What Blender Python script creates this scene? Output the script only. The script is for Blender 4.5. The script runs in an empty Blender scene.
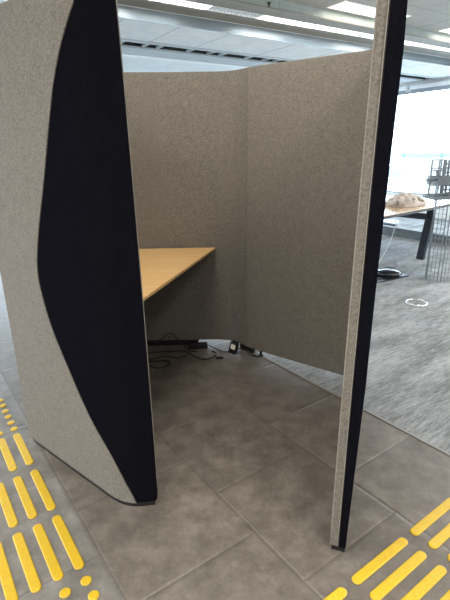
import bpy, bmesh, math, random
from mathutils import Vector, Matrix, noise
random.seed(7)
sc = bpy.context.scene
COL = sc.collection
PI = math.pi
H = 1.45

# ------------------------------------------------------------------ helpers
class MB:
    """collects verts / faces, builds ONE mesh object"""
    def __init__(s): s.v = []; s.f = []; s.m = []
    def add(s, vs, fs, mi=0):
        o = len(s.v); s.v += [tuple(p) for p in vs]
        for f in fs: s.f.append(tuple(i + o for i in f)); s.m.append(mi)
    def box(s, x0, x1, y0, y1, z0, z1, M=None, mi=0):
        vs = [Vector(p) for p in ((x0,y0,z0),(x1,y0,z0),(x1,y1,z0),(x0,y1,z0),(x0,y0,z1),(x1,y0,z1),(x1,y1,z1),(x0,y1,z1))]
        if M: vs = [M @ p for p in vs]
        s.add(vs, [(0,3,2,1),(4,5,6,7),(0,1,5,4),(1,2,6,5),(2,3,7,6),(3,0,4,7)], mi)
    def bar(s, a, b, w, h, up=(0,0,1), w2=None, h2=None, mi=0):
        a = Vector(a); b = Vector(b); d = (b-a).normalized(); up = Vector(up)
        sx = d.cross(up).normalized(); uy = sx.cross(d).normalized()
        w2 = w if w2 is None else w2; h2 = h if h2 is None else h2
        vs = []
        for p, ww, hh in ((a,w,h),(b,w2,h2)):
            for i, j in ((-1,-1),(1,-1),(1,1),(-1,1)): vs.append(p + sx*i*ww/2 + uy*j*hh/2)
        s.add(vs, [(0,3,2,1),(4,5,6,7),(0,1,5,4),(1,2,6,5),(2,3,7,6),(3,0,4,7)], mi)
    def tube(s, pts, r, n=6, mi=0, closed=False):
        pts = [Vector(p) for p in pts]; N = len(pts); vs = []; prev = None
        for i, p in enumerate(pts):
            if closed: d = pts[(i+1) % N] - pts[i-1]
            else: d = pts[min(i+1, N-1)] - pts[max(i-1, 0)]
            d.normalize()
            ref = prev if prev is not None else (Vector((0,0,1)) if abs(d.z) < .9 else Vector((1,0,0)))
            x = (ref - d*ref.dot(d))
            if x.length < 1e-5: x = Vector((1,0,0)).cross(d)
            x.normalize(); y = d.cross(x); prev = x
            for k in range(n):
                a = 2*PI*k/n; vs.append(p + (x*math.cos(a) + y*math.sin(a))*r)
        fs = []
        for i in range(N if closed else N-1):
            j = (i+1) % N
            for k in range(n):
                l = (k+1) % n; fs.append((i*n+k, i*n+l, j*n+l, j*n+k))
        if not closed: fs += [tuple(range(n))[::-1], tuple((N-1)*n+k for k in range(n))]
        s.add(vs, fs, mi)
    def prism(s, poly, z0, z1, mi=0):
        n = len(poly)
        vs = [(p[0], p[1], z0) for p in poly] + [(p[0], p[1], z1) for p in poly]
        s.add(vs, [tuple(range(n))[::-1], tuple(range(n, 2*n))] + [(i, (i+1) % n, n+(i+1) % n, n+i) for i in range(n)], mi)
    def lathe(s, prof, c=(0,0,0), n=24, mi=0):
        c = Vector(c); vs = []
        for r, z in prof:
            for k in range(n):
                a = 2*PI*k/n; vs.append(c + Vector((r*math.cos(a), r*math.sin(a), z)))
        fs = []
        for i in range(len(prof)-1):
            for k in range(n):
                l = (k+1) % n; fs.append((i*n+k, i*n+l, (i+1)*n+l, (i+1)*n+k))
        fs += [tuple(range(n))[::-1], tuple((len(prof)-1)*n+k for k in range(n))]
        s.add(vs, fs, mi)
    def build(s, name, mats, parent=None, smooth=False, bevel=0, seg=2, M=None):
        me = bpy.data.meshes.new(name)
        vs = [tuple(M @ Vector(p)) for p in s.v] if M else s.v
        me.from_pydata(vs, [], s.f); me.update()
        bm = bmesh.new(); bm.from_mesh(me); bmesh.ops.recalc_face_normals(bm, faces=bm.faces); bm.to_mesh(me); bm.free()
        if not isinstance(mats, (list, tuple)): mats = [mats]
        for m in mats: me.materials.append(m)
        for p, mi in zip(me.polygons, s.m): p.material_index = mi; p.use_smooth = smooth
        o = bpy.data.objects.new(name, me); COL.objects.link(o)
        if parent:
            o.parent = parent
            if not M: o.matrix_parent_inverse = parent.matrix_world.inverted()
        if bevel:
            b = o.modifiers.new('bevel', 'BEVEL'); b.width = bevel; b.segments = seg; b.limit_method = 'ANGLE'; b.angle_limit = math.radians(40)
            for p in me.polygons: p.use_smooth = True
            w = o.modifiers.new('wn', 'WEIGHTED_NORMAL')
        return o

def tag(o, label, cat, group=None, kind=None):
    o['label'] = label; o['category'] = cat
    if group: o['group'] = group
    if kind: o['kind'] = kind
    return o
def thing(name, label, cat, loc=(0,0,0), rz=0, group=None):
    o = bpy.data.objects.new(name, None); COL.objects.link(o)
    o.location = loc; o.rotation_euler = (0,0,rz); o.empty_display_size = .1
    o.matrix_world = Matrix.Translation(loc) @ Matrix.Rotation(rz, 4, 'Z')
    return tag(o, label, cat, group)
def struct(o):
    o['kind'] = 'structure'; return o

# ------------------------------------------------------------------ materials
def mat(name, col=(.8,.8,.8), rough=.6, metal=0, spec=.5, emit=None, es=0):
    m = bpy.data.materials.new(name); m.use_nodes = True
    b = m.node_tree.nodes['Principled BSDF']
    b.inputs['Base Color'].default_value = (*col, 1); b.inputs['Roughness'].default_value = rough
    b.inputs['Metallic'].default_value = metal; b.inputs['Specular IOR Level'].default_value = spec
    if emit: b.inputs['Emission Color'].default_value = (*emit, 1); b.inputs['Emission Strength'].default_value = es
    return m
def N(m, t, **kw):
    n = m.node_tree.nodes.new(t)
    for k, v in kw.items():
        if hasattr(n, k): setattr(n, k, v)
        else: n.inputs[k].default_value = v
    return n
def L(m, a, b): m.node_tree.links.new(a, b)
def ramp(m, fac, stops):
    r = N(m, 'ShaderNodeValToRGB'); e = r.color_ramp.elements
    while len(e) < len(stops): e.new(.5)
    for x, (p, c) in zip(e, stops): x.position = p; x.color = (*c, 1) if len(c) == 3 else c
    L(m, fac, r.inputs['Fac']); return r
def coords(m, rz=0, scale=(1,1,1), loc=(0,0,0)):
    g = N(m, 'ShaderNodeNewGeometry'); mp = N(m, 'ShaderNodeMapping')
    mp.inputs['Rotation'].default_value = (0,0,rz); mp.inputs['Scale'].default_value = scale; mp.inputs['Location'].default_value = loc
    L(m, g.outputs['Position'], mp.inputs['Vector']); return mp.outputs['Vector']
def noise_tex(m, vec, scale, detail=2, rough=.5):
    n = N(m, 'ShaderNodeTexNoise'); n.inputs['Scale'].default_value = scale; n.inputs['Detail'].default_value = detail
    n.inputs['Roughness'].default_value = rough; L(m, vec, n.inputs['Vector']); return n
def mix(m, a, b, fac, blend='MIX'):
    x = N(m, 'ShaderNodeMix'); x.data_type = 'RGBA'; x.blend_type = blend
    for sock, val in ((x.inputs[6], a), (x.inputs[7], b), (x.inputs[0], fac)):
        if hasattr(val, 'links'): L(m, val, sock)
        elif isinstance(val, (int, float)): sock.default_value = val
        else: sock.default_value = (*val, 1)
    return x.outputs[2]
def bump(m, h, strength, dist=.001):
    b = N(m, 'ShaderNodeBump'); b.inputs['Strength'].default_value = strength; b.inputs['Distance'].default_value = dist
    L(m, h, b.inputs['Height']); L(m, b.outputs['Normal'], m.node_tree.nodes['Principled BSDF'].inputs['Normal'])
def base(m, c): L(m, c, m.node_tree.nodes['Principled BSDF'].inputs['Base Color'])

def felt(name, lo, hi, sheen=.15):
    m = mat(name, hi, .95, spec=.08); v = coords(m)
    n1 = noise_tex(m, v, 135, 4, .75); n2 = noise_tex(m, v, 22, 3, .6)
    r1 = ramp(m, n1.outputs['Fac'], [(.33, lo), (.67, hi)])
    r2 = ramp(m, n2.outputs['Fac'], [(.3, (.93,.93,.93)), (.7, (1.05,1.05,1.05))])
    base(m, mix(m, r1.outputs['Color'], r2.outputs['Color'], 1.0, 'MULTIPLY'))
    bump(m, n1.outputs['Fac'], .4, .001)
    m.node_tree.nodes['Principled BSDF'].inputs['Sheen Weight'].default_value = sheen
    return m
FELT = felt('grey_wool_felt', (.112,.101,.087), (.240,.219,.191), .08)
DARKFELT = felt('black_wool_felt', (.0035,.0036,.0055), (.0070,.0072,.0105), 0)
DARKFELT.node_tree.nodes['Principled BSDF'].inputs['Specular IOR Level'].default_value = 0
DARKFELT.node_tree.nodes['Principled BSDF'].inputs['Roughness'].default_value = 1
BLACKPL = mat('black_plastic', (.008,.008,.009), .45)

PHI = math.radians(35.7)      # grid of the floor tiles
A1 = Vector((math.sin(PHI), -math.cos(PHI), 0)); B1 = Vector((math.cos(PHI), math.sin(PHI), 0))
PH2 = math.radians(32.7)      # grid of the ceiling and the window wall
A2 = Vector((math.sin(PH2), -math.cos(PH2), 0)); B2 = Vector((math.cos(PH2), math.sin(PH2), 0))
def g1(u, v, z=0): return A1*u + B1*v + Vector((0,0,z))
def g2(u, v, z=0): return A2*u + B2*v + Vector((0,0,z))

def dotn(m, pos, vec):
    d = N(m, 'ShaderNodeVectorMath', operation='DOT_PRODUCT'); L(m, pos, d.inputs[0]); d.inputs[1].default_value = vec
    return d.outputs['Value']
def tilefloor():
    m = mat('stone_look_floor_tiles', (.2,.18,.16), .5, spec=.4)
    g = N(m, 'ShaderNodeNewGeometry'); pos = g.outputs['Position']
    c = N(m, 'ShaderNodeCombineXYZ'); L(m, dotn(m, pos, A1), c.inputs[0]); L(m, dotn(m, pos, B1), c.inputs[1])
    mp = N(m, 'ShaderNodeMapping'); mp.inputs['Location'].default_value = (1.068+.54*20, -.378+.5395*21, 0)
    L(m, c.outputs[0], mp.inputs['Vector'])
    def brick(mort, sm):
        b = N(m, 'ShaderNodeTexBrick'); b.offset = .5; b.offset_frequency = 2; b.squash = 1
        b.inputs['Scale'].default_value = 1; b.inputs['Brick Width'].default_value = .539; b.inputs['Row Height'].default_value = .5395
        b.inputs['Mortar Size'].default_value = mort; b.inputs['Mortar Smooth'].default_value = sm
        b.inputs['Bias'].default_value = 0
        b.inputs['Color1'].default_value = (.93,.93,.93,1); b.inputs['Color2'].default_value = (1.06,1.06,1.06,1); b.inputs['Mortar'].default_value = (1,1,1,1)
        L(m, mp.outputs['Vector'], b.inputs['Vector']); return b
    b1 = brick(.0022, .3); b2 = brick(.014, 1.0)
    n1 = noise_tex(m, pos, 8.5, 9, .68); n2 = noise_tex(m, pos, 60, 3, .6)
    col = ramp(m, n1.outputs['Fac'], [(.33, (.092,.079,.067)), (.52, (.138,.120,.103)), (.7, (.195,.172,.150))]).outputs['Color']
    col = mix(m, col, b1.outputs['Color'], 1.0, 'MULTIPLY')
    r2 = ramp(m, n2.outputs['Fac'], [(.3, (.9,.9,.9)), (.7, (1.06,1.06,1.06))]).outputs['Color']
    col = mix(m, col, r2, 1.0, 'MULTIPLY')
    sf = N(m, 'ShaderNodeMath', operation='MULTIPLY'); L(m, b1.outputs['Fac'], sf.inputs[0]); sf.inputs[1].default_value = .6
    col = mix(m, col, (.045,.04,.035), sf.outputs[0])
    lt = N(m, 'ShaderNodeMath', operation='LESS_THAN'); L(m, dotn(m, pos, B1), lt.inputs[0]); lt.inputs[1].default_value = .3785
    col2 = mix(m, col, (1.32,1.42,1.52), 1.0, 'MULTIPLY'); col = mix(m, col, col2, lt.outputs[0])  # tactile band: own cooler grey, lightened further to stand in for daylight glare
    base(m, col)
    mul = N(m, 'ShaderNodeMath', operation='MULTIPLY_ADD'); L(m, b2.outputs['Fac'], mul.inputs[0]); mul.inputs[1].default_value = -1.0
    L(m, n2.outputs['Fac'], mul.inputs[2])
    sub = N(m, 'ShaderNodeMath', operation='MULTIPLY_ADD'); L(m, n2.outputs['Fac'], sub.inputs[0]); sub.inputs[1].default_value = .12
    m2 = N(m, 'ShaderNodeMath', operation='MULTIPLY'); L(m, b2.outputs['Fac'], m2.inputs[0]); m2.inputs[1].default_value = -1.0
    L(m, m2.outputs[0], sub.inputs[2]); bump(m, sub.outputs[0], .55, .0035)
    rr = ramp(m, n1.outputs['Fac'], [(.3, (.34,)*3), (.7, (.46,)*3)]); L(m, rr.outputs['Color'], m.node_tree.nodes['Principled BSDF'].inputs['Roughness'])
    return m
TILE = tilefloor()

def carpetmat():
    m = mat('grey_streaked_carpet', (.3,.3,.3), .95, spec=.1)
    g = N(m, 'ShaderNodeNewGeometry'); pos = g.outputs['Position']
    c = N(m, 'ShaderNodeCombineXYZ')
    ex = B1*math.cos(.05)+A1*math.sin(.05)
    L(m, dotn(m, pos, A1), c.inputs[0]); L(m, dotn(m, pos, B1), c.inputs[1])
    mp = N(m, 'ShaderNodeMapping'); mp.inputs['Scale'].default_value = (60, 8, 1); L(m, c.outputs[0], mp.inputs['Vector'])
    mp2 = N(m, 'ShaderNodeMapping'); mp2.inputs['Scale'].default_value = (6, 1.4, 1); L(m, c.outputs[0], mp2.inputs['Vector'])
    n1 = noise_tex(m, mp.outputs[0], 1.0, 6, .75); n2 = noise_tex(m, mp2.outputs[0], 1.0, 2, .5); n3 = noise_tex(m, pos, 260, 2, .6)
    a = N(m, 'ShaderNodeMath', operation='MULTIPLY_ADD'); L(m, n2.outputs['Fac'], a.inputs[0]); a.inputs[1].default_value = .6; L(m, n1.outputs['Fac'], a.inputs[2])
    col = ramp(m, a.outputs[0], [(.64, (.150,.155,.158)), (.80, (.25,.26,.265)), (.98, (.38,.39,.40))]).outputs['Color']
    r3 = ramp(m, n3.outputs['Fac'], [(.3, (.7,.7,.7)), (.7, (1.2,1.2,1.2))]).outputs['Color']
    base(m, mix(m, col, r3, 1.0, 'MULTIPLY')); bump(m, n3.outputs['Fac'], .6, .002)
    return m
CARPET = carpetmat()

def woodmat(name, c1, c2, ang, rough=.4):
    m = mat(name, c1, rough, spec=.4); g = N(m, 'ShaderNodeNewGeometry')
    mp = N(m, 'ShaderNodeMapping'); mp.inputs['Rotation'].default_value = (0,0,ang); mp.inputs['Scale'].default_value = (1.2, 22, 8)
    L(m, g.outputs['Position'], mp.inputs['Vector'])
    n1 = noise_tex(m, mp.outputs[0], 1.6, 4, .55)
    base(m, ramp(m, n1.outputs['Fac'], [(.3, c2), (.7, c1)]).outputs['Color']); return m
OAK = woodmat('light_oak_veneer', (.72,.47,.215), (.60,.37,.155), -.35, .45)
OAK2 = woodmat('pale_oak_tabletop', (.62,.43,.24), (.54,.36,.19), -.72, .14)
OAK2.node_tree.nodes['Principled BSDF'].inputs['Coat Weight'].default_value = .7; OAK2.node_tree.nodes['Principled BSDF'].inputs['Coat Roughness'].default_value = .22
DARKEDGE = mat('dark_brown_edge', (.02,.014,.01), .5)
BLACKSTEEL = mat('dark_steel', (.018,.022,.032), .4)
YEL = mat('yellow_tactile_plastic', (.90,.56,.012), .42)
def yelnoise():
    v = coords(YEL); n = noise_tex(YEL, v, 90, 3, .6)
    base(YEL, ramp(YEL, n.outputs['Fac'], [(.3, (.52,.335,.010)), (.7, (.62,.405,.014))]).outputs['Color'])
yelnoise()
WIRE = mat('galvanised_wire', (.20,.22,.23), .4, .5)
GREYPL = mat('grey_painted_steel', (.12,.14,.16), .5)
WHITEPL = mat('white_plastic', (.8,.8,.78), .4)
def fabricmat():
    m = mat('beige_cotton', (.55,.45,.38), .95, spec=.1); v = coords(m); n = noise_tex(m, v, 14, 4, .6)
    base(m, ramp(m, n.outputs['Fac'], [(.3, (.27,.235,.21)), (.7, (.58,.52,.47))]).outputs['Color']); bump(m, n.outputs['Fac'], .5, .01); return m
COTTON = fabricmat()
def plain(name, c, rough=.8, metal=0, s=6, var=.06):
    m = mat(name, c, rough, metal); v = coords(m); n = noise_tex(m, v, s, 3, .5)
    base(m, ramp(m, n.outputs['Fac'], [(.3, tuple(x*(1-var) for x in c)), (.7, tuple(min(1, x*(1+var)) for x in c))]).outputs['Color']); return m
CEILM = plain('ceiling_grey_board', (.48,.49,.47)); BULK = plain('bulkhead_pale_grey', (.46,.50,.47))
TAN = plain('taupe_aluminium', (.30,.28,.235), .55); METAL = mat('brushed_metal_fascia', (.30,.34,.36), .32, .75)
WHITEC = plain('white_metal_ceiling_panel', (.84,.87,.87), .6); LIP = mat('white_trim', (.9,.9,.9), .4); VOID = mat('dark_void_paint', (.03,.035,.035), .9)
GREYB = plain('grey_beam_paint', (.55,.60,.62), .6); WALLM = plain('wall_white_paint', (.72,.72,.70), .9)
FRAME = mat('grey_window_frame', (.25,.27,.30), .5); BLINDM = mat('grey_blind_fabric', (.35,.38,.42), .8)
TROF = mat('warm_light_diffuser', (.9,.9,.9), .5, emit=(1,.90,.72), es=1.3)
STRIP = mat('linear_light_diffuser', (.9,.9,.9), .5, emit=(1,1,1), es=1.15)
SEAM = mat('panel_seam', (.35,.38,.38), .8)
def glassmat():
    m = bpy.data.materials.new('window_glass'); m.use_nodes = True; nt = m.node_tree; nt.nodes.clear()
    o = nt.nodes.new('ShaderNodeOutputMaterial'); t = nt.nodes.new('ShaderNodeBsdfTransparent'); g = nt.nodes.new('ShaderNodeBsdfGlossy'); g.inputs['Roughness'].default_value = .02
    t.inputs['Color'].default_value = (.95,.97,.98,1); x = nt.nodes.new('ShaderNodeMixShader'); x.inputs[0].default_value = .05
    nt.links.new(t.outputs[0], x.inputs[1]); nt.links.new(g.outputs[0], x.inputs[2]); nt.links.new(x.outputs[0], o.inputs['Surface']); return m
GLASS = glassmat()

# ------------------------------------------------------------------ room shell
U0, U1, V0, V1 = -13.0, 6.0, -5.0, 9.1
def quad2(u0, u1, v0, v1, z0, z1, M=None): return [g2(u0,v0,z0), g2(u1,v0,z0), g2(u1,v1,z0), g2(u0,v1,z0), g2(u0,v0,z1), g2(u1,v0,z1), g2(u1,v1,z1), g2(u0,v1,z1)]
BOXF = [(0,3,2,1),(4,5,6,7),(0,1,5,4),(1,2,6,5),(2,3,7,6),(3,0,4,7)]
def slab2(mb, *a, mi=0): mb.add(quad2(*a), BOXF, mi)

# floor slab: tiles where v1 < 1.997 (tile grid), carpet beyond
from mathutils.geometry import intersect_line_line_2d
room = [g2(U0,V0), g2(U1,V0), g2(U1,V1), g2(U0,V1)]
def clip(poly, nrm, d, keep_less):
    out = []
    for i, p in enumerate(poly):
        q = poly[(i+1) % len(poly)]; a = p.dot(nrm)-d; b = q.dot(nrm)-d
        if keep_less: a, b = -a, -b
        if a >= 0: out.append(p)
        if (a >= 0) != (b >= 0): out.append(p + (q-p)*(a/(a-b)))
    return out
EDGE = 1.997
mb = MB(); mb.prism(clip(room, B1, EDGE, True), -.12, 0); struct(mb.build('floor', TILE))
mb = MB(); mb.prism(clip(room, B1, EDGE, False), -.12, .002); struct(mb.build('floor_carpet', CARPET))
# thin edging strip between tile and carpet
mb = MB(); mb.add([g1(-9,EDGE-.006,.0), g1(4,EDGE-.006,.0), g1(4,EDGE+.004,.0), g1(-9,EDGE+.004,.0), g1(-9,EDGE-.006,.004), g1(4,EDGE-.006,.004), g1(4,EDGE+.004,.004), g1(-9,EDGE+.004,.004)], BOXF)
struct(mb.build('trim_1', mat('grey_edging', (.25,.24,.22), .5)))

# ceiling and its stepped light trough running along the room
ZC = 3.0
mb = MB(); slab2(mb, -4.44, U1, V0, V1, ZC, ZC+.1)
for k in range(-3, 8):
    slab2(mb, -4.44+1.2*k+.6, -4.44+1.2*k+.61, V0, V1, ZC-.002, ZC, mi=1)
for k in range(-6, 8):
    slab2(mb, -4.44, U1, 1.2*k, 1.2*k+.01, ZC-.002, ZC, mi=1)
mb2 = MB(); mb2.v = mb.v; mb2.f = mb.f; mb2.m = mb.m
struct(mb2.build('ceiling', [CEILM, SEAM]))
mb = MB(); slab2(mb, -4.46, -4.44, V0, V1, 2.907, ZC)
for v in (2.2, 2.95, 3.6, 4.25, 4.95, 5.5, 6.4, 7.3): slab2(mb, -4.44, -4.4385, v, v+.008, 2.907, ZC, mi=1)
struct(mb.build('trim_2', [BULK, SEAM]))
mb = MB(); slab2(mb, -4.65, -4.42, V0, V1, 2.895, 2.907); slab2(mb, -5.10, -4.86, V0, V1, 2.895, 2.907)
slab2(mb, -4.655, -4.645, V0, V1, 2.907, 2.96); slab2(mb, -4.865, -4.855, V0, V1, 2.907, 2.96); slab2(mb, -4.87, -4.64, V0, V1, 2.96, 2.97)
struct(mb.build('trim_3', TAN))
mb = MB(); slab2(mb, -5.112, -5.098, V0, V1, 2.888, 2.897); struct(mb.build('trim_4', LIP))
mb = MB(); slab2(mb, -5.13, -5.10, V0, V1, 2.776, 2.888); struct(mb.build('trim_5', METAL))
mb = MB(); slab2(mb, -5.97, -5.13, V0, V1, 2.776, 2.81)
for v in (1.4, 2.07, 2.73, 3.40, 4.45, 5.3, 6.15): slab2(mb, -5.97, -5.13, v, v+.007, 2.7745, 2.776, mi=1)
slab2(mb, -6.07, -5.97, V0, V1, 2.768, 2.80, mi=2)
struct(mb.build('trim_6', [WHITEC, SEAM, GREYB]))
mb = MB(); slab2(mb, -6.5, -5.9, V0, V1, 3.25, 3.3); slab2(mb, -6.09, -6.07, V0, V1, 2.80, 3.25); slab2(mb, -6.42, -6.40, V0, V1, 2.80, 3.25)
struct(mb.build('trim_7', VOID))
mb = MB()
for k in range(-4, 26):
    v = -1.0 + k*.34 + (.07 if k % 3 else -.06)
    slab2(mb, -6.40, -6.07, v, v+.025, 2.79, 2.82)
    if k % 3 == 0: slab2(mb, -6.24, -6.21, v+.1, v+.5, 2.83, 2.86)
struct(mb.build('trim_8', GREYB))
mb = MB(); slab2(mb, -6.82, -6.40, V0, V1, 2.776, 2.80); struct(mb.build('trim_9', GREYB))
mb = MB(); slab2(mb, -6.93, -6.82, V0, V1, 2.765, 2.80); struct(mb.build('trim_10', LIP))
mb = MB(); slab2(mb, U0, -6.93, V0, V1, 2.78, 2.90); struct(mb.build('ceiling_rear', WHITEC))

# small sprinkler pins under the bulkhead
def pin(u, v, label):
    mb = MB(); p = g2(u, v, 0)
    mb.lathe([(.008,2.907),(.008,2.935),(.018,2.94),(.018,2.95),(.006,2.955)], (p.x,p.y,0), 10)
    tag(mb.build('ceiling_pin', BLACKPL), label, 'ceiling fitting')
# troffers
def troffer(u, v, label, ln=1.15, wd=.27):
    t = thing('ceiling_light', label, 'ceiling light', tuple(g2(u, v, ZC)), PH2, 'warm ceiling lights')
    mb = MB(); w = wd/2; l = ln/2
    for a in ((-l-.012,-l,-w-.012,w+.012), (l,l+.012,-w-.012,w+.012), (-l,l,-w-.012,-w), (-l,l,w,w+.012)): mb.box(a[0],a[1],a[2],a[3],-.008,0)
    mb.build('light_frame', LIP, t, M=Matrix.Identity(4))
    mb = MB(); mb.box(-l,l,-w,w,-.004,0); mb.build('diffuser', TROF, t, M=Matrix.Identity(4))
troffer(-4.23, 4.82, 'warm rectangular ceiling light just left of the right booth wing')
troffer(-4.23, 6.95, 'warm rectangular ceiling light at the right edge of the photo')
# the linear light inside the trough
def linlight(v0, v1, louvre, label):
    c = g2(-4.755, (v0+v1)/2, 2.93); t = thing('linear_light', label, 'ceiling light', tuple(c), PH2, 'lights in the ceiling trough')
    l = (v1-v0)/2 - .005
    mb = MB(); mb.box(-l,l,-.085,.085,.0,.02); mb.build('diffuser', STRIP, t, M=Matrix.Identity(4))
    mb = MB(); mb.box(-l,l,-.088,-.080,-.03,.0); mb.box(-l,l,.080,.088,-.03,.0); mb.build('light_frame', LIP, t, M=Matrix.Identity(4))
    if louvre:
        mb = MB(); n = int(2*l/.045)
        for i in range(n): x = -l + (i+.5)*2*l/n; mb.box(x-.003,x+.003,-.080,.080,-.025,-.002)
        mb.box(-l,l,-.004,.004,-.025,-.002)
        mb.build('louvre', GREYB, t, M=Matrix.Identity(4))
linlight(1.2, 2.25, False, 'plain white strip light at the left end of the ceiling trough')
linlight(2.25, 3.75, True, 'louvred strip light in the trough above the rear booth corner')
linlight(3.75, 4.45, False, 'plain white strip light between the two louvred ones')
linlight(4.45, 5.5, True, 'louvred strip light disappearing behind the right booth wing')
linlight(5.5, 8.5, False, 'plain white strip light right of the booth')
pin(-4.43, 3.45, 'small dark pin on the ceiling trough above the rear booth wall')
pin(-4.43, 5.55, 'small dark pin on the ceiling trough right of the booth wing')

# walls with window bands
def wallbox(name, u0,u1,v0,v1,z0,z1,m=None):
    mb = MB(); slab2(mb, u0,u1,v0,v1,z0,z1); return struct(mb.build(name, m or WALLM))
SILL, HEAD = .47, 2.6
wallbox('wall_right', U0-.2, U1+.2, V1, V1+.2, 0, SILL); wallbox('wall_right_upper', U0-.2, U1+.2, V1, V1+.2, HEAD, 3.1)
wallbox('wall_rear', U0-.2, U0, V0, V1, 0, SILL); wallbox('wall_rear_upper', U0-.2, U0, V0, V1, HEAD, 3.1)
wallbox('wall_front', U1, U1+.2, V0, V1, 0, 3.1); wallbox('wall_left', -3.0, U1+.2, V0-.2, V0, 0, 3.1); wallbox('wall_left_lower', U0-.2, -3.0, V0-.2, V0, 0, SILL); wallbox('wall_left_upper', U0-.2, -3.0, V0-.2, V0, HEAD, 3.1)
wi = 0
def windowv(u0, u1, V1=V1):
    global wi; wi += 1
    mb = MB(); w = .03
    for a in ((u0,u0+w,SILL,HEAD),(u1-w,u1,SILL,HEAD),(u0+w,u1-w,SILL,SILL+w),(u0+w,u1-w,HEAD-w,HEAD)): slab2(mb, a[0],a[1],V1+.05,V1+.12,a[2],a[3])
    f = struct(mb.build('window_%d' % wi, FRAME)); mb = MB(); slab2(mb, u0+w,u1-w,V1+.08,V1+.09,SILL+w,HEAD-w); mb.build('pane', GLASS, f)
def windowu(v0, v1):
    global wi; wi += 1
    mb = MB(); w = .03
    for a in ((v0,v0+w,SILL,HEAD),(v1-w,v1,SILL,HEAD),(v0+w,v1-w,SILL,SILL+w),(v0+w,v1-w,HEAD-w,HEAD)): slab2(mb, U0-.12,U0-.05,a[0],a[1],a[2],a[3])
    f = struct(mb.build('window_%d' % wi, FRAME)); mb = MB(); slab2(mb, U0-.09,U0-.08,v0+w,v1-w,SILL+w,HEAD-w); mb.build('pane', GLASS, f)
WB = [-13,-10.6,-8.0,-5.0,-2.4,.2,2.9,6]
for i in range(7): windowv(WB[i], WB[i+1])
for i in range(5): windowu(-5+i*2.82, -5+(i+1)*2.82)
for i in range(4): windowv(-13+i*2.5, -13+(i+1)*2.5, V0-.17)
# rolled blinds above the right windows
def blind(u0, u1, label):
    t = thing('roller_blind', label, 'blind', tuple(g2((u0+u1)/2, V1-.06, HEAD)), PH2+PI/2, 'rolled up window blinds')
    l = (u1-u0)/2
    mb = MB(); mb.box(-l,l,-.035,.035,.03,.11); mb.build('cassette', LIP, t, M=Matrix.Identity(4), bevel=.01)
    mb = MB(); mb.box(-l+.02,l-.02,-.012,.012,-.025,.03); mb.build('bottom_rail', BLINDM, t, M=Matrix.Identity(4))
blind(-9.4, -6.78, 'rolled window blind further from the camera, next to the booth wing')
blind(-6.68, -3.6, 'rolled window blind nearer the right edge of the photo')
# dark low trunking on the carpet, parallel to the window wall
mb = MB(); slab2(mb, -12.0, 1.0, 6.68, 6.80, .002, .15)
tag(mb.build('floor_trunking', [plain('dark_grey_trunking', (.085,.095,.10), .6, 0, 12, .25), GREYB]), 'long low dark grey trunking lying on the carpet behind the far table', 'cable trunking')

# outside the windows
mb = MB(); mb.prism([g2(-200,-200), g2(200,-200), g2(200,200), g2(-200,200)], -9.2, -9.0); struct(mb.build('ground_outside', plain('pale_outside_ground', (.30,.32,.33), .9)))
mb = MB(); n = 60; vs = []; fs = []
for i in range(n+1):
    u = -190 + 380*i/n; h = 1.2*noise.noise(Vector((i*.22,0,0))) + .6*noise.noise(Vector((i*.7,3,0)))
    vs += [g2(u,150,-9), g2(u,158,-6.8+h*1.2), g2(u,175,-5.5+h*1.6), g2(u,190,-9)]
for i in range(n):
    for k in range(3): fs.append((i*4+k, (i+1)*4+k, (i+1)*4+k+1, i*4+k+1))
mb.add(vs, fs); struct(mb.build('hills_outside', plain('hazy_hills', (.10,.125,.135), .9), smooth=True))

# ------------------------------------------------------------------ office booth
def resample(pts, step=.02):
    """arc-length sampled smooth curve through pts"""
    P = [Vector((p[0], p[1], 0)) for p in pts]; out = []
    for i in range(len(P)-1):
        p0 = P[i-1] if i else P[0]*2-P[1]; p1 = P[i]; p2 = P[i+1]; p3 = P[i+2] if i+2 < len(P) else P[-1]*2-P[-2]
        d = (p2-p1).length; n = max(2, int(d/step))
        t0 = (p2-p0)*.5; t1 = (p3-p1)*.5
        m0 = t0.normalized()*d; m1 = t1.normalized()*d
        for k in range(n):
            t = k/n; h = (2*t**3-3*t*t+1, t**3-2*t*t+t, -2*t**3+3*t*t, t**3-t*t)
            out.append(p1*h[0]+m0*h[1]+p2*h[2]+m1*h[3])
    out.append(P[-1]); return out
class Plan:
    def __init__(s, pts, side, dense=True):
        s.p = resample(pts); s.side = side
        s.l = [0]
        for a, b in zip(s.p, s.p[1:]): s.l.append(s.l[-1]+(b-a).length)
        s.len = s.l[-1]
    def at(s, q):
        q = min(max(q, 0), s.len); i = 0
        lo, hi = 0, len(s.l)-2
        while lo < hi:
            mid = (lo+hi+1)//2
            if s.l[mid] <= q: lo = mid
            else: hi = mid-1
        i = lo; t = (q-s.l[i])/max(1e-9, s.l[i+1]-s.l[i]); p = s.p[i].lerp(s.p[i+1], t)
        def tan(j): return (s.p[min(j+1, len(s.p)-1)] - s.p[max(j-1, 0)]).normalized()
        d = tan(i).lerp(tan(i+1), t).normalized()
        return p, Vector((d.y, -d.x, 0))*s.side          # outward normal
def zrows(z0, z1, r, n=44):
    a = [0, .05, .12, .22, .35, .5, .7, 1.0]
    rows = [z0+r*x for x in a] + [z0+r+(z1-z0-2*r)*k/n for k in range(1, n)] + [z1-r*x for x in reversed(a)]
    return rows
def corner(z, z0, z1, r):
    d = min(z-z0, z1-z)
    return 0 if d >= r else r - math.sqrt(max(0, r*r-(r-d)**2))
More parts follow.
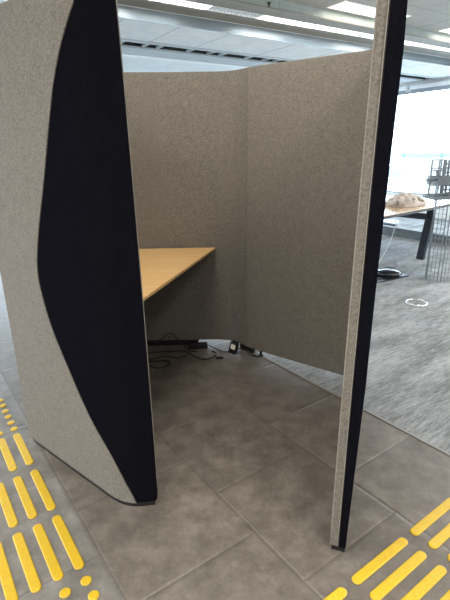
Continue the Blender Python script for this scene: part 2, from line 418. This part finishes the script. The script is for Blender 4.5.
def sheet(plan, sa, sb, off0, off1, rows, cols, warp):
    mb = MB(); V = []
    for off in (off0, off1):
        for z in rows:
            a, b = sa(z), sb(z)
            for c in range(cols+1):
                p, n = plan.at(a+(b-a)*c/cols); V.append(warp(p - n*(off(z) if callable(off) else off) + Vector((0,0,z))))
    R = len(rows); C = cols+1; fs = []
    def ix(l, r, c): return l*R*C + r*C + c
    for r in range(R-1):
        for c in range(cols):
            fs.append((ix(0,r,c), ix(0,r,c+1), ix(0,r+1,c+1), ix(0,r+1,c)))
            fs.append((ix(1,r,c), ix(1,r+1,c), ix(1,r+1,c+1), ix(1,r,c+1)))
        fs.append((ix(0,r,0), ix(0,r+1,0), ix(1,r+1,0), ix(1,r,0))); fs.append((ix(0,r,cols), ix(1,r,cols), ix(1,r+1,cols), ix(0,r+1,cols)))
    for c in range(cols):
        fs.append((ix(0,0,c), ix(1,0,c), ix(1,0,c+1), ix(0,0,c+1))); fs.append((ix(0,R-1,c), ix(0,R-1,c+1), ix(1,R-1,c+1), ix(1,R-1,c)))
    mb.add(V, fs); return mb
BND = [(-.1,.06),(.004,.085),(.111,.128),(.236,.195),(.361,.31),(.54,.423),(.745,.531),(.916,.575),(1.0,.572),(1.071,.55),(1.177,.506),(1.353,.423),(1.557,.332),(1.678,.272),(1.811,.184),(1.885,.136),(2.0,.10)]
def sbound(z): return sbound0(z) - .013*(max(z,0)/1.9)**2
def sbound0(z):
    # Catmull style smoothing over the table
    for i in range(len(BND)-1):
        if BND[i][0] <= z <= BND[i+1][0]:
            z0, s0 = BND[i]; z1, s1 = BND[i+1]; t = (z-z0)/(z1-z0)
            m0 = (s1-BND[max(i-1,0)][1])/(z1-BND[max(i-1,0)][0]) if i else (s1-s0)/(z1-z0)
            j = min(i+2, len(BND)-1); m1 = (BND[j][1]-s0)/(BND[j][0]-z0)
            h = z1-z0
            return (2*t**3-3*t*t+1)*s0+(t**3-2*t*t+t)*h*m0+(-2*t**3+3*t*t)*s1+(t**3-t*t)*h*m1
    return .1
TOP = 1.94
booth = thing('office_booth', 'tall grey felt meeting booth with black curved inlays, standing open on the tiled floor', 'booth', (-.1, 2.4, 0))
def wing(plan, warp, t_out=.031, t_in=.023, allblack=False):
    w = None; z0, z1, r = .017, TOP, .022; rows = zrows(z0, z1, r); rows2 = zrows(z0+.004, z1-.003, r)
    end = plan.len
    if allblack: sheet(plan, lambda z: corner(z,z0,z1,r), lambda z: end-corner(z,z0,z1,r), lambda z: -.012*(z/1.9)**1.6, t_out, rows, 40, warp).build('black_outer_panel', DARKFELT, booth, bevel=.006, seg=3)
    else:
     cover = sheet(plan, lambda z: sbound(z)+.001, lambda z: end-corner(z,z0,z1,r), 0, t_out, rows, 30, warp).build('outer_panel', FELT, booth, bevel=.006, seg=3)
     sheet(plan, lambda z: corner(z,z0,z1,r), lambda z: sbound(z)-.001, .003, t_out, rows, 14, warp).build('black_inlay', DARKFELT, cover, bevel=.006, seg=3)
    sheet(plan, lambda z: .003+corner(z,z0+.004,z1-.003,.012), lambda z: end-.004, t_out+.003, t_out+.003+t_in, rows2, 40, warp).build('inner_panel', FELT, booth, bevel=.004, seg=2)
    sheet(plan, lambda z: .012, lambda z: end-.035, .002, t_out+t_in-.004, [0, .020], 36, warp).build('base_strip', BLACKPL, booth)
    sheet(plan, lambda z: .010, lambda z: end-.02, t_out-.001, t_out+.004, [z0+.004, z1-.01], 36, warp).build('spacer', BLACKPL, booth)
PIPE = felt('light_grey_piping', (.22,.205,.18), (.30,.28,.25), .1)
def piping(plan, warp, offs):
    for off in offs:
        p, n = plan.at(.001); t = (plan.at(.03)[0]-plan.at(0)[0]).normalized()
        mb = MB(); mb.tube([warp(p - n*off - t*.0015 + Vector((0,0,.035+(TOP-.06)*k/20))) for k in range(21)], .0017, 8); mb.build('piping', PIPE, booth, smooth=True)
kL, kR = -.020, .011
left = Plan([(-.300,1.573),(-.40,1.562),(-.47,1.585),(-.55,1.645),(-1.05,2.055)], -1)
wing(left, lambda p: p + Vector((kL*(p.z/1.9)**2, 0, 0)))
right = Plan([(.440,1.308),(.52,1.53),(.66,1.916),(.905,2.59)], 1)
wing(right, lambda p: p + Vector((kR*(p.z/1.9)**2, 0, 0)), t_out=.024, t_in=.032, allblack=True)
piping(left, lambda p: p + Vector((kL*(p.z/1.9)**2, 0, 0)), (.036,.0545)); piping(right, lambda p: p + Vector((kR*(p.z/1.9)**2, 0, 0)), (.029,.0565))
# rear panels: a plan line, thickness away from the room inside
def rearpanel(name, pts, side=1, th=.05, z0=.045, **kw):
    pl = Plan(pts, side)
    return sheet(pl, lambda z: 0, lambda z: pl.len, 0, th, [z0, z0+.01] + [z0+(TOP-z0)*k/8 for k in range(1,8)] + [TOP-.01, TOP], max(6, int(pl.len/.03)), lambda p: p).build(name, FELT, booth, bevel=.005, seg=2)
rearpanel('rear_panel', [(-.98,3.235),(-.5,3.252),(-.1,3.256),(-.02,3.25),(.05,3.228),(.113,3.175),(.152,3.118)])
rearpanel('rear_panel', [(.155,3.114),(.311,2.985),(.60,2.765),(.862,2.566)])
rearpanel('side_panel', [(-1.005,2.13),(-.995,2.6),(-.985,3.19)])
# black levelling feet / bars under the rear panels
def foot(a, b, w=.03):
    mb = MB(); a = Vector((*a, .0225)); b = Vector((*b, .0225)); mb.bar(a, b, w, .045); mb.build('levelling_foot', BLACKPL, booth, bevel=.004)
foot((-.96,3.26), (-.21,3.275)); foot((.12,3.19), (.215,3.095), .03); foot((.83,2.63), (.87,2.60)); foot((-1.03,2.2), (-1.01,3.1))  # long left bar is added to keep the gap dark where desk shadow falls
mb = MB(); mb.lathe([(.0,0),(.022,0),(.022,.006),(.010,.012),(.010,.047),(0,.047)], (.262,3.05,0), 14); mb.build('levelling_foot', BLACKPL, booth)

# ------------------------------------------------------------------ desk in the booth
desk = thing('corner_desk', 'light oak corner desk with a slanting front edge, fixed inside the booth', 'desk', (-.6, 2.8, 0))
poly = [(-.066,3.240),(-.405,2.02),(-.50,1.905),(-.96,2.27),(-.975,3.17),(-.95,3.22)]
mb = MB(); mb.prism(poly, .763, .780); o = mb.build('desktop', OAK, desk, bevel=.0015, seg=1)
mb = MB(); 
inset = [(-.088,3.236),(-.413,2.03),(-.505,1.918),(-.95,2.277),(-.965,3.165),(-.945,3.215)]
mb.prism(inset, .750, .7632); mb.build('edge_underside', DARKEDGE, desk)
mb = MB(); mb.box(-.90,-.22,3.19,3.235,.708,.750); mb.box(-.975,-.94,2.4,3.1,.708,.750); mb.build('wall_bracket', BLACKSTEEL, desk)
mb = MB(); mb.tube([(-.72,2.6,.02),(-.72,2.6,.750)], .03, 16); mb.lathe([(0,0),(.2,0),(.2,.008),(.04,.02),(0,.02)], (-.72,2.6,0), 28); mb.build('pedestal_leg', BLACKSTEEL, desk, smooth=False)

# ------------------------------------------------------------------ cables and adapter
def smooth_path(pts, n=8):
    P = [Vector(p) for p in pts]; out = []
    for i in range(len(P)-1):
        p0 = P[max(i-1,0)]; p1 = P[i]; p2 = P[i+1]; p3 = P[min(i+2, len(P)-1)]
        for k in range(n):
            t = k/n; out.append(.5*((2*p1)+(p2-p0)*t+(2*p0-5*p1+4*p2-p3)*t*t+(3*p1-p0-3*p2+p3)*t**3))
    out.append(P[-1]); return out
def cable(pts, r, label, m=BLACKPL, group=None, name='power_cable'):
    mb = MB(); mb.tube(smooth_path(pts), r, 6); return tag(mb.build(name, m, smooth=True), label, 'cable', group)
R3 = .004
cable([(-.70,3.22,.70),(-.69,3.2,.4),(-.63,3.19,.22),(-.60,3.17,.10),(-.53,3.15,.075),(-.44,3.17,.13),(-.40,3.18,.125),(-.33,3.17,.05),(-.27,3.14,R3),(-.22,3.13,R3)], .004, 'black cable hanging from the desk and arching off the floor in the booth corner')
cable([(-.62,3.10,R3),(-.50,3.13,R3),(-.40,3.12,.010),(-.30,3.13,R3),(-.22,3.03,R3),(-.15,2.99,R3),(-.09,3.03,R3),(-.07,3.09,R3),(-.10,3.13,R3)], .0045, 'looped black cable on the floor left of the light gap')
cable([(-.66,3.02,R3),(-.55,3.0,R3),(-.45,3.05,R3),(-.36,3.02,R3),(-.29,3.06,R3)], .0045, 'black cable lying flat on the floor under the desk')
cable([(-.66,2.84,R3),(-.56,2.90,R3),(-.48,2.86,R3),(-.40,2.92,R3),(-.44,2.96,.013),(-.52,2.95,.013),(-.60,2.96,.013)], .005, 'coiled black cable nearest the left wing on the floor under the desk')
cable([(-.135,3.205,.02),(-.10,3.19,.01),(-.05,3.15,R3),(0,3.12,R3),(.03,3.11,R3)], .0035, 'thin black cable end running towards the black adapter')
mb = MB(); Mx = Matrix.Translation((-.19,3.20,.0)) @ Matrix.Rotation(.1,4,'Z')
mb.box(-.10,.05,-.02,.02,0,.042, Mx); tag(mb.build('cable_connector', BLACKPL, bevel=.005), 'black block connector at the foot of the rear panel, left of the light gap', 'connector')
mb = MB(); Mx = Matrix.Translation((-.045,3.01,0)) @ Matrix.Rotation(.15,4,'Z')
mb.box(-.028,.028,-.012,.012,0,.016, Mx); tag(mb.build('cable_plug', BLACKPL, bevel=.003), 'small black plug on the floor just below the light gap', 'plug')
ad = thing('power_adapter', 'black power adapter with a white label standing by the rear booth corner', 'adapter', (.06,3.085,0), -.45)
MI = Matrix.Translation((0,0,.045)) @ Matrix.Rotation(.22,4,'Y')
mb = MB(); mb.box(-.03,.03,-.025,.025,-.036,.055, MI); mb.build('adapter_body', BLACKPL, ad, M=Matrix.Identity(4), bevel=.008, seg=3)
mb = MB(); mb.box(-.017,.019,-.0262,-.0248,.005,.044, MI); mb.build('white_label', mat('cream_label', (.85,.85,.72), .5), ad, M=Matrix.Identity(4))
cable([(.085,3.08,.05),(.12,3.07,.045),(.16,3.07,.03),(.20,3.04,.012),(.24,3.01,.008)], .006, 'thick black lead sloping from the adapter along the right rear panel')

# ------------------------------------------------------------------ tactile paving
def tact_bar_mesh(ln, wd=.037, h=.006):
    mb = MB(); r = wd/2; L2 = ln/2-r; n = 10; rings = []
    for off, z in ((0,0),(0,h*.55),(.0025,h*.9),(.006,h)):
        ring = []
        for k in range(n+1): a = -PI/2+PI*k/n; ring.append((L2+(r-off)*math.cos(a), (r-off)*math.sin(a), z))
        for k in range(n+1): a = PI/2+PI*k/n; ring.append((-L2+(r-off)*math.cos(a), (r-off)*math.sin(a), z))
        rings.append(ring)
    m = len(rings[0]); vs = [p for ring in rings for p in ring]; fs = [tuple(range(m))[::-1], tuple(range(3*m, 4*m))]
    for i in range(3):
        for k in range(m): l = (k+1) % m; fs.append((i*m+k, i*m+l, (i+1)*m+l, (i+1)*m+k))
    mb.add(vs, fs); return mb
ORD = ['first', 'second', 'third', 'fourth', 'fifth', 'sixth', 'seventh']
proto_bar = tact_bar_mesh(.313).build('tactile_bar', YEL)
first = [True]
def inst(proto, name, loc, rz, label, cat, group):
    if proto.get('used'): o = proto.copy(); COL.objects.link(o)
    else: o = proto; proto['used'] = 1
    o.location = loc; o.rotation_euler = (0,0,rz); return tag(o, label, cat, group)
angA = math.atan2(A1.y, A1.x); angB = math.atan2(B1.y, B1.x)
rowsL = [(-1.495,'nearest the camera',4), (-1.85,'second from the camera',4), (-2.217,'third from the camera',2)]
for u, rn, nc in rowsL:
    for c in range(nc):
        if c == 3 and u != -1.495: continue
        lab = 'yellow tactile bar at left, %s from booth, row %s' % (ORD[c], rn)
        inst(proto_bar, 'tactile_bar', tuple(g1(u, .297-.0765*c, 0)), angA, lab, 'tactile bar', 'tactile bars left of the booth')
rowsR = [(.853,'at the bottom edge'), (1.21,'beside the wing foot'), (1.565,'at the right edge')]
for v, rn in rowsR:
    for c in range(5):
        u = -.711+.0775*c
        p = g1(u, v)
        if v < 1 and c > 0: continue
        if v > 1.5 and c > 2: continue
        if c > 3: continue
        lab = 'yellow tactile bar at right, %s from booth, %s' % (ORD[c], rn)
        inst(proto_bar, 'tactile_bar', tuple(g1(u, v, 0)), angB, lab, 'tactile bar', 'tactile bars right of the booth')
mb = MB(); mb.lathe([(.0195,0),(.0195,.003),(.0165,.0055),(.012,.006)], n=20); proto_dot = mb.build('tactile_stud', YEL)
for i, (u, v, lab) in enumerate([(-1.279,.296,'round yellow stud just below the first near tactile bar'), (-1.277,.221,'round yellow stud left of its pair below the near tactile bars'), (-1.208,.297,'round yellow stud lowest and nearest the bottom edge')]):
    inst(proto_dot, 'tactile_stud', tuple(g1(u, v, 0)), 0, lab, 'tactile stud', 'near tactile studs')
for k in range(6):
    inst(proto_dot, 'tactile_stud', tuple(g1(-2.429-.0748*k, .299, 0)), 0, 'small yellow stud beside the left wing, %s beyond the far bars' % ORD[k], 'tactile stud', 'far tactile studs beside the left wing')
inst(proto_dot, 'tactile_stud', tuple(g1(-2.429, .224, 0)), 0, 'round yellow stud cut by the left edge, beside the nearest far stud', 'tactile stud', 'far tactile studs beside the left wing')

# ------------------------------------------------------------------ far work table
eo = Vector((1.73,4.96,0)); ee = Vector((.75,.66,0)).normalized(); en = Vector((-ee.y, ee.x, 0)); rt = math.atan2(ee.y, ee.x)
tab = thing('work_table', 'long wooden work table with dark steel frame by the window', 'table', tuple(eo), rt)
I4 = Matrix.Identity(4)
mb = MB(); mb.box(-.9,2.2,0,1.45,.738,.747); mb.build('tabletop', OAK2, tab, M=I4, bevel=.002)
mb = MB(); mb.box(-.9,2.2,.001,1.446,.708,.738); mb.build('edge_underside', DARKEDGE, tab, M=I4)
for s_, x in ((1, 1.3), (1, -.6)):
    mb = MB(); mb.bar((x,.05,.71),(x+.15,.19,.002),.095,.06,(1,0,0),.10,.06); mb.build('leg', BLACKSTEEL, tab, M=I4, bevel=.004)
    mb = MB(); mb.bar((x,1.40,.71),(x+.15,1.26,.002),.095,.06,(1,0,0),.10,.06); mb.build('leg', BLACKSTEEL, tab, M=I4, bevel=.004)
    mb = MB(); mb.bar((x+.02,.07,.60),(x+.02,1.38,.60),.05,.075); mb.build('crossbeam', BLACKSTEEL, tab, M=I4)
mb = MB(); mb.box(-.6,1.3,.70,.76,.64,.70); mb.build('long_beam', BLACKSTEEL, tab, M=I4)
# crumpled cloth on the table
mb = MB(); nu, nv = 72, 40; vs = []; fs = []
for j in range(nv+1):
    for i in range(nu):
        a = 2*PI*i/nu; t = j/nv
        rx, ry = .30*(1+.10*math.sin(3*a+1)), .17*(1+.1*math.sin(2*a))
        rr = math.sin(t*PI/2)
        x = rx*rr*math.cos(a); y = ry*rr*math.sin(a)
        zz = .15*math.cos(t*PI/2)**.8*(1 - .5*max(0, x/.3)) if t < 1 else 0
        wn = noise.noise(Vector((x*6, y*6, 1.5)))
        ph = 1.3*a*(1 if a < PI else -1) + 8.5*t + 4.5*wn; fold = abs(math.sin(ph))**.6
        ph2 = 22*x - 13*y + 5*noise.noise(Vector((x*5, y*5, 7))); fold2 = abs(math.sin(ph2))**.6
        zz = max(.002, zz*(.42+.42*fold+.30*fold2))
        sw = 1+.12*noise.noise(Vector((x*7,y*7,9)))
        vs.append((x*sw, y*sw, zz))
for j in range(nv):
    for i in range(nu): l = (i+1) % nu; fs.append((j*nu+i, j*nu+l, (j+1)*nu+l, (j+1)*nu+i))
fs.append(tuple(nv*nu+i for i in range(nu))[::-1])
mb.add(vs, fs)
def dome(x, y): q = min(1, math.hypot(x/.31, y/.18)); return .135*math.sqrt(max(0, 1-q*q))*(1-.5*max(0, x/.3))
for k, (xa, ya, xb, yb, bend, rad) in enumerate([(-.27,-.08,-.02,-.02,.10,.024),(-.22,-.13,.08,-.10,.10,.022),(-.12,-.05,.12,-.02,.12,.026),(-.02,-.14,.22,-.05,.08,.022),(.05,-.03,.28,-.06,.07,.020),
        (-.15,.03,.10,.05,.09,.026),(-.24,.0,-.08,-.14,-.07,.020),(.10,-.13,.02,.02,.05,.020),(.16,-.12,.20,.03,.06,.018),(-.06,-.10,.05,.03,-.06,.022)]):
    pts = []
    for i in range(13):
        t = i/12; x = xa+(xb-xa)*t - (yb-ya)*bend*3*math.sin(PI*t); y = ya+(yb-ya)*t + bend*.8*math.sin(PI*t)*(.6+.4*math.sin(5*t+k))
        pts.append((x, y, max(.022, dome(x, y)+.008*math.sin(7*t+k))))
    mb.tube(pts, rad, 10)
o = mb.build('crumpled_cloth', COTTON, smooth=True); o.location = (2.37,5.93,.747); o.rotation_euler = (0,0,rt-.35)
tag(o, 'crumpled beige cloth heaped on the wooden work table', 'cloth')
cable([(1.93,5.12,.705),(1.95,5.14,.66),(2.02,5.3,.62),(2.10,5.55,.50),(2.13,5.75,.28),(2.10,5.85,.10),(2.03,5.8,.01),(1.9,5.5,.006)], .005, 'thin pale cable hanging from under the work table to the carpet', WHITEPL, None, 'data_cable')
# floor box, flat panel, ring
fb = thing('floor_box', 'open dark floor box with glossy lid on the carpet under the work table', 'floor box', (1.98,5.22,.002), .55)
mb = MB(); mb.box(-.20,.16,-.15,.13,0,.012); mb.build('box_frame', BLACKSTEEL, fb, M=I4, bevel=.003)
mb = MB(); mb.lathe([(0,.012),(.13,.012),(.15,.03),(.13,.052),(.05,.07),(0,.07)], (0,.02,0), 28); mb.build('box_lid', mat('glossy_black', (.02,.022,.028), .15), fb, M=I4, smooth=True)
mb = MB(); mb.tube([(.02+.09*math.cos(a*.5), .02+.07*math.sin(a*.5), .075+.004*a) for a in range(14)], .006, 6); mb.build('cable_loop', GREYPL, fb, M=I4, smooth=True)
mb = MB()
for k in range(2): mb.bar((1.62,4.86+.09*k,.008),(2.18,5.18+.09*k,.008),.022,.012)
tag(mb.build('cable_ramp', BLACKSTEEL), 'two dark slim strips lying on the carpet in front of the floor box', 'cable strip')
mb = MB(); Mx = Matrix.Translation((2.95,8.55,.12)) @ Matrix.Rotation(-.45,4,'Z') @ Matrix.Rotation(.10,4,'Y')
mb.box(-.32,.32,-.22,.22,.02,.06, Mx)
st = thing('low_platform', 'low flat pale panel trolley on the floor behind the dark trunking', 'trolley', (2.95,8.55,0), 0)
mb.build('platform_top', plain('grey_laminate', (.22,.25,.30), .3), st, bevel=.01); mb = MB()
mb.box(-.28,.28,-.18,.18,-.03,.02, Mx); mb.build('platform_base', BLACKSTEEL, st)
mb = MB()
for i in (-1,1):
    for j in (-1,1): mb = MB(); mb.lathe([(0,0),(.035,0),(.04,.03),(.03,.09),(0,.10)], (2.95+i*.2,8.55+j*.12,0.002), 12); mb.build('castor', BLACKPL, st)
mb = MB(); c0 = Vector((1.89,4.21,.004)); mb.tube([c0+Vector((.098*math.cos(a*PI/20), .098*math.sin(a*PI/20), 0)) for a in range(40)], .008, 6, closed=True)
fo = thing('floor_outlet', 'round floor outlet with a bright ring set in the streaked carpet', 'floor outlet', (1.89,4.21,0))
mb.build('outlet_ring', mat('bright_aluminium', (.75,.77,.8), .25, .8), fo, smooth=True)
mb = MB(); mb.lathe([(0,.002),(.092,.002),(.092,.005),(0,.005)], (1.89,4.21,0), 32); mb.build('outlet_cover', CARPET, fo)

# ------------------------------------------------------------------ wire rack
rk = thing('wire_rack', 'tall galvanised wire mesh rack with grey trays at the right edge', 'rack', (2.45,5.0,0))
def meshpanel(a, b, z0, z1, cw=.042, ch=.055, r=.0026):
    mb = MB(); a = Vector((*a,0)); b = Vector((*b,0)); n = max(2, round((b-a).length/cw)); m = max(2, round((z1-z0)/ch))
    for i in range(n+1):
        p = a.lerp(b, i/n); rr = r*1.7 if i in (0, n) else r; mb.bar(p+Vector((0,0,z0)), p+Vector((0,0,z1)), rr*2, rr*2, (1,0,0))
    for j in range(m+1):
        z = z0+(z1-z0)*j/m; mb.bar(a+Vector((0,0,z)), b+Vector((0,0,z)), r*2, r*2)
    mb.build('wire_panel', WIRE, rk)
meshpanel((2.335,5.03),(2.415,4.93),.002,.98); meshpanel((2.335,5.03),(2.40,5.20),.002,1.33); 
meshpanel((2.455,4.93),(2.56,4.92),.002,1.30); meshpanel((2.56,4.92),(2.68,5.08),.002,1.30); meshpanel((2.22,5.0),(2.36,4.98),.98,1.33,.07,.085,.0042)
def gtray(x0,x1,y0,y1,z0,z1,tilt=0):
    mb = MB(); t = .006; Mx = Matrix.Translation(((x0+x1)/2,(y0+y1)/2,z0)) @ Matrix.Rotation(tilt,4,'Y'); w=(x1-x0)/2; d=(y1-y0)/2; h=z1-z0
    mb.box(-w,w,-d,d,0,t,Mx); mb.box(-w,w,-d,-d+t,t,h,Mx); mb.box(-w,w,d-t,d,t,h,Mx); mb.box(-w,-w+t,-d+t,d-t,t,h,Mx); mb.box(w-t,w,-d+t,d-t,t,h,Mx)
    mb.build('tray', GREYPL, rk)
gtray(2.26,2.70,4.90,5.16,1.07,1.16); gtray(2.24,2.70,4.88,5.18,.93,.97,-.04)
mb = MB()
for i in range(6):
    for j in range(8):
        x = 2.325+.05*i; z = .97+.045*j
        mb.box(x,x+.05,4.965,4.972,z,z+.014); mb.box(x,x+.022,4.965,4.972,z+.014,z+.045)
mb.build('perforated_panel', GREYPL, rk)
mb = MB(); mb.bar((2.30,4.97,1.07),(2.275,4.97,1.22),.03,.02,(0,1,0)); mb.bar((2.23,4.97,1.22),(2.36,4.97,1.225),.03,.012); mb.bar((2.17,4.96,1.125),(2.34,4.96,1.135),.05,.03); mb.bar((2.15,4.95,.955),(2.5,4.95,1.0),.05,.018)
mb.build('hook_arm', GREYPL, rk)
mb = MB()
for x, y in ((2.335,5.03),(2.56,4.92),(2.68,5.08),(2.40,5.20)): mb.tube([(x,y,.002),(x,y,1.30)], .006, 8)
mb.build('upright', WIRE, rk)

# ------------------------------------------------------------------ distant building with blue roof
db = thing('distant_building', 'hazy distant building with a pale blue roof seen through the window', 'building', tuple(g2(-76.5,116,-9)), PH2)
mb = MB(); mb.box(-7,8,-4,4,0,8.2); mb.build('building_wall', plain('hazy_wall', (.3,.3,.3), .9), db, M=I4)
mb = MB(); mb.box(-7.6,8.6,-4.6,4.6,8.2,9.2); mb.build('roof', plain('hazy_blue_roof', (.045,.17,.20), .7), db, M=I4)

# ------------------------------------------------------------------ light
w = bpy.data.worlds.new('World'); sc.world = w; w.use_nodes = True
bg = w.node_tree.nodes['Background']
bg.inputs['Color'].default_value = (.76,.89,1.0,1); bg.inputs['Strength'].default_value = 10
def lamp(u, v, z, sx, sy, e, col):
    l = bpy.data.lights.new('ceiling_or_fill_lamp', 'AREA'); l.shape = 'RECTANGLE'; l.size = sx; l.size_y = sy; l.energy = e; l.color = col
    o = bpy.data.objects.new('ceiling_or_fill_lamp', l); COL.objects.link(o); o.location = g2(u, v, z); o.rotation_euler = (0,0,PH2); return o
LE = 48
for u, un in ((-4.23, 'beside the ceiling trough'), (-1.9, 'above the booth'), (.6, 'above the camera'), (3.0, 'behind the camera')):
    for v, vn in ((-4.0, 'far left'), (-1.8, 'left'), (.9, 'middle'), (4.82, 'right'), (6.95, 'far right')):
        if u != -4.23 or v < 4: troffer(u, v, 'added unseen ceiling light %s, %s of its row' % (un, vn))  # out-of-view fixtures added to brighten the booth, wing and near floor
        lamp(u, v, ZC-.012, 1.15, .27, LE*{-4.23:.14,-1.9:.8,.6:1.35,3.0:1.2}[u], (1,.94,.85))  # fill light for the added rows, real lamps at the visible troffers
for v in (-2, 1.5, 5): lamp(-4.755, v, 2.92, 2.8, .16, 20, (1,.98,.95))

# ------------------------------------------------------------------ camera
R = Matrix(((0.99993,-0.01176,0),(-0.0037,-0.31472,0.94918),(-0.01117,-0.94911,-0.31474)))
cd = bpy.data.cameras.new('Camera'); cam = bpy.data.objects.new('Camera', cd); COL.objects.link(cam)
M = Matrix(((R[0][0], -R[0][1], -R[0][2]), (R[1][0], -R[1][1], -R[1][2]), (R[2][0], -R[2][1], -R[2][2]))).to_4x4()
M.translation = (0,0,H); cam.matrix_world = M
cd.sensor_fit = 'VERTICAL'; cd.sensor_height = 24; cd.lens = 451/600*24; cd.clip_start = .05; cd.clip_end = 1000
sc.camera = cam
sc.view_settings.view_transform = 'Standard'; sc.view_settings.look = 'None'; sc.view_settings.gamma = 1; sc.view_settings.exposure = 0.0
sc.cycles.max_bounces = 8; sc.cycles.diffuse_bounces = 5; sc.cycles.transparent_max_bounces = 8; sc.cycles.sample_clamp_indirect = 20
sc.cycles.use_denoising = True
for k in ('used',):
    for o in sc.objects:
        if k in o: del o[k]
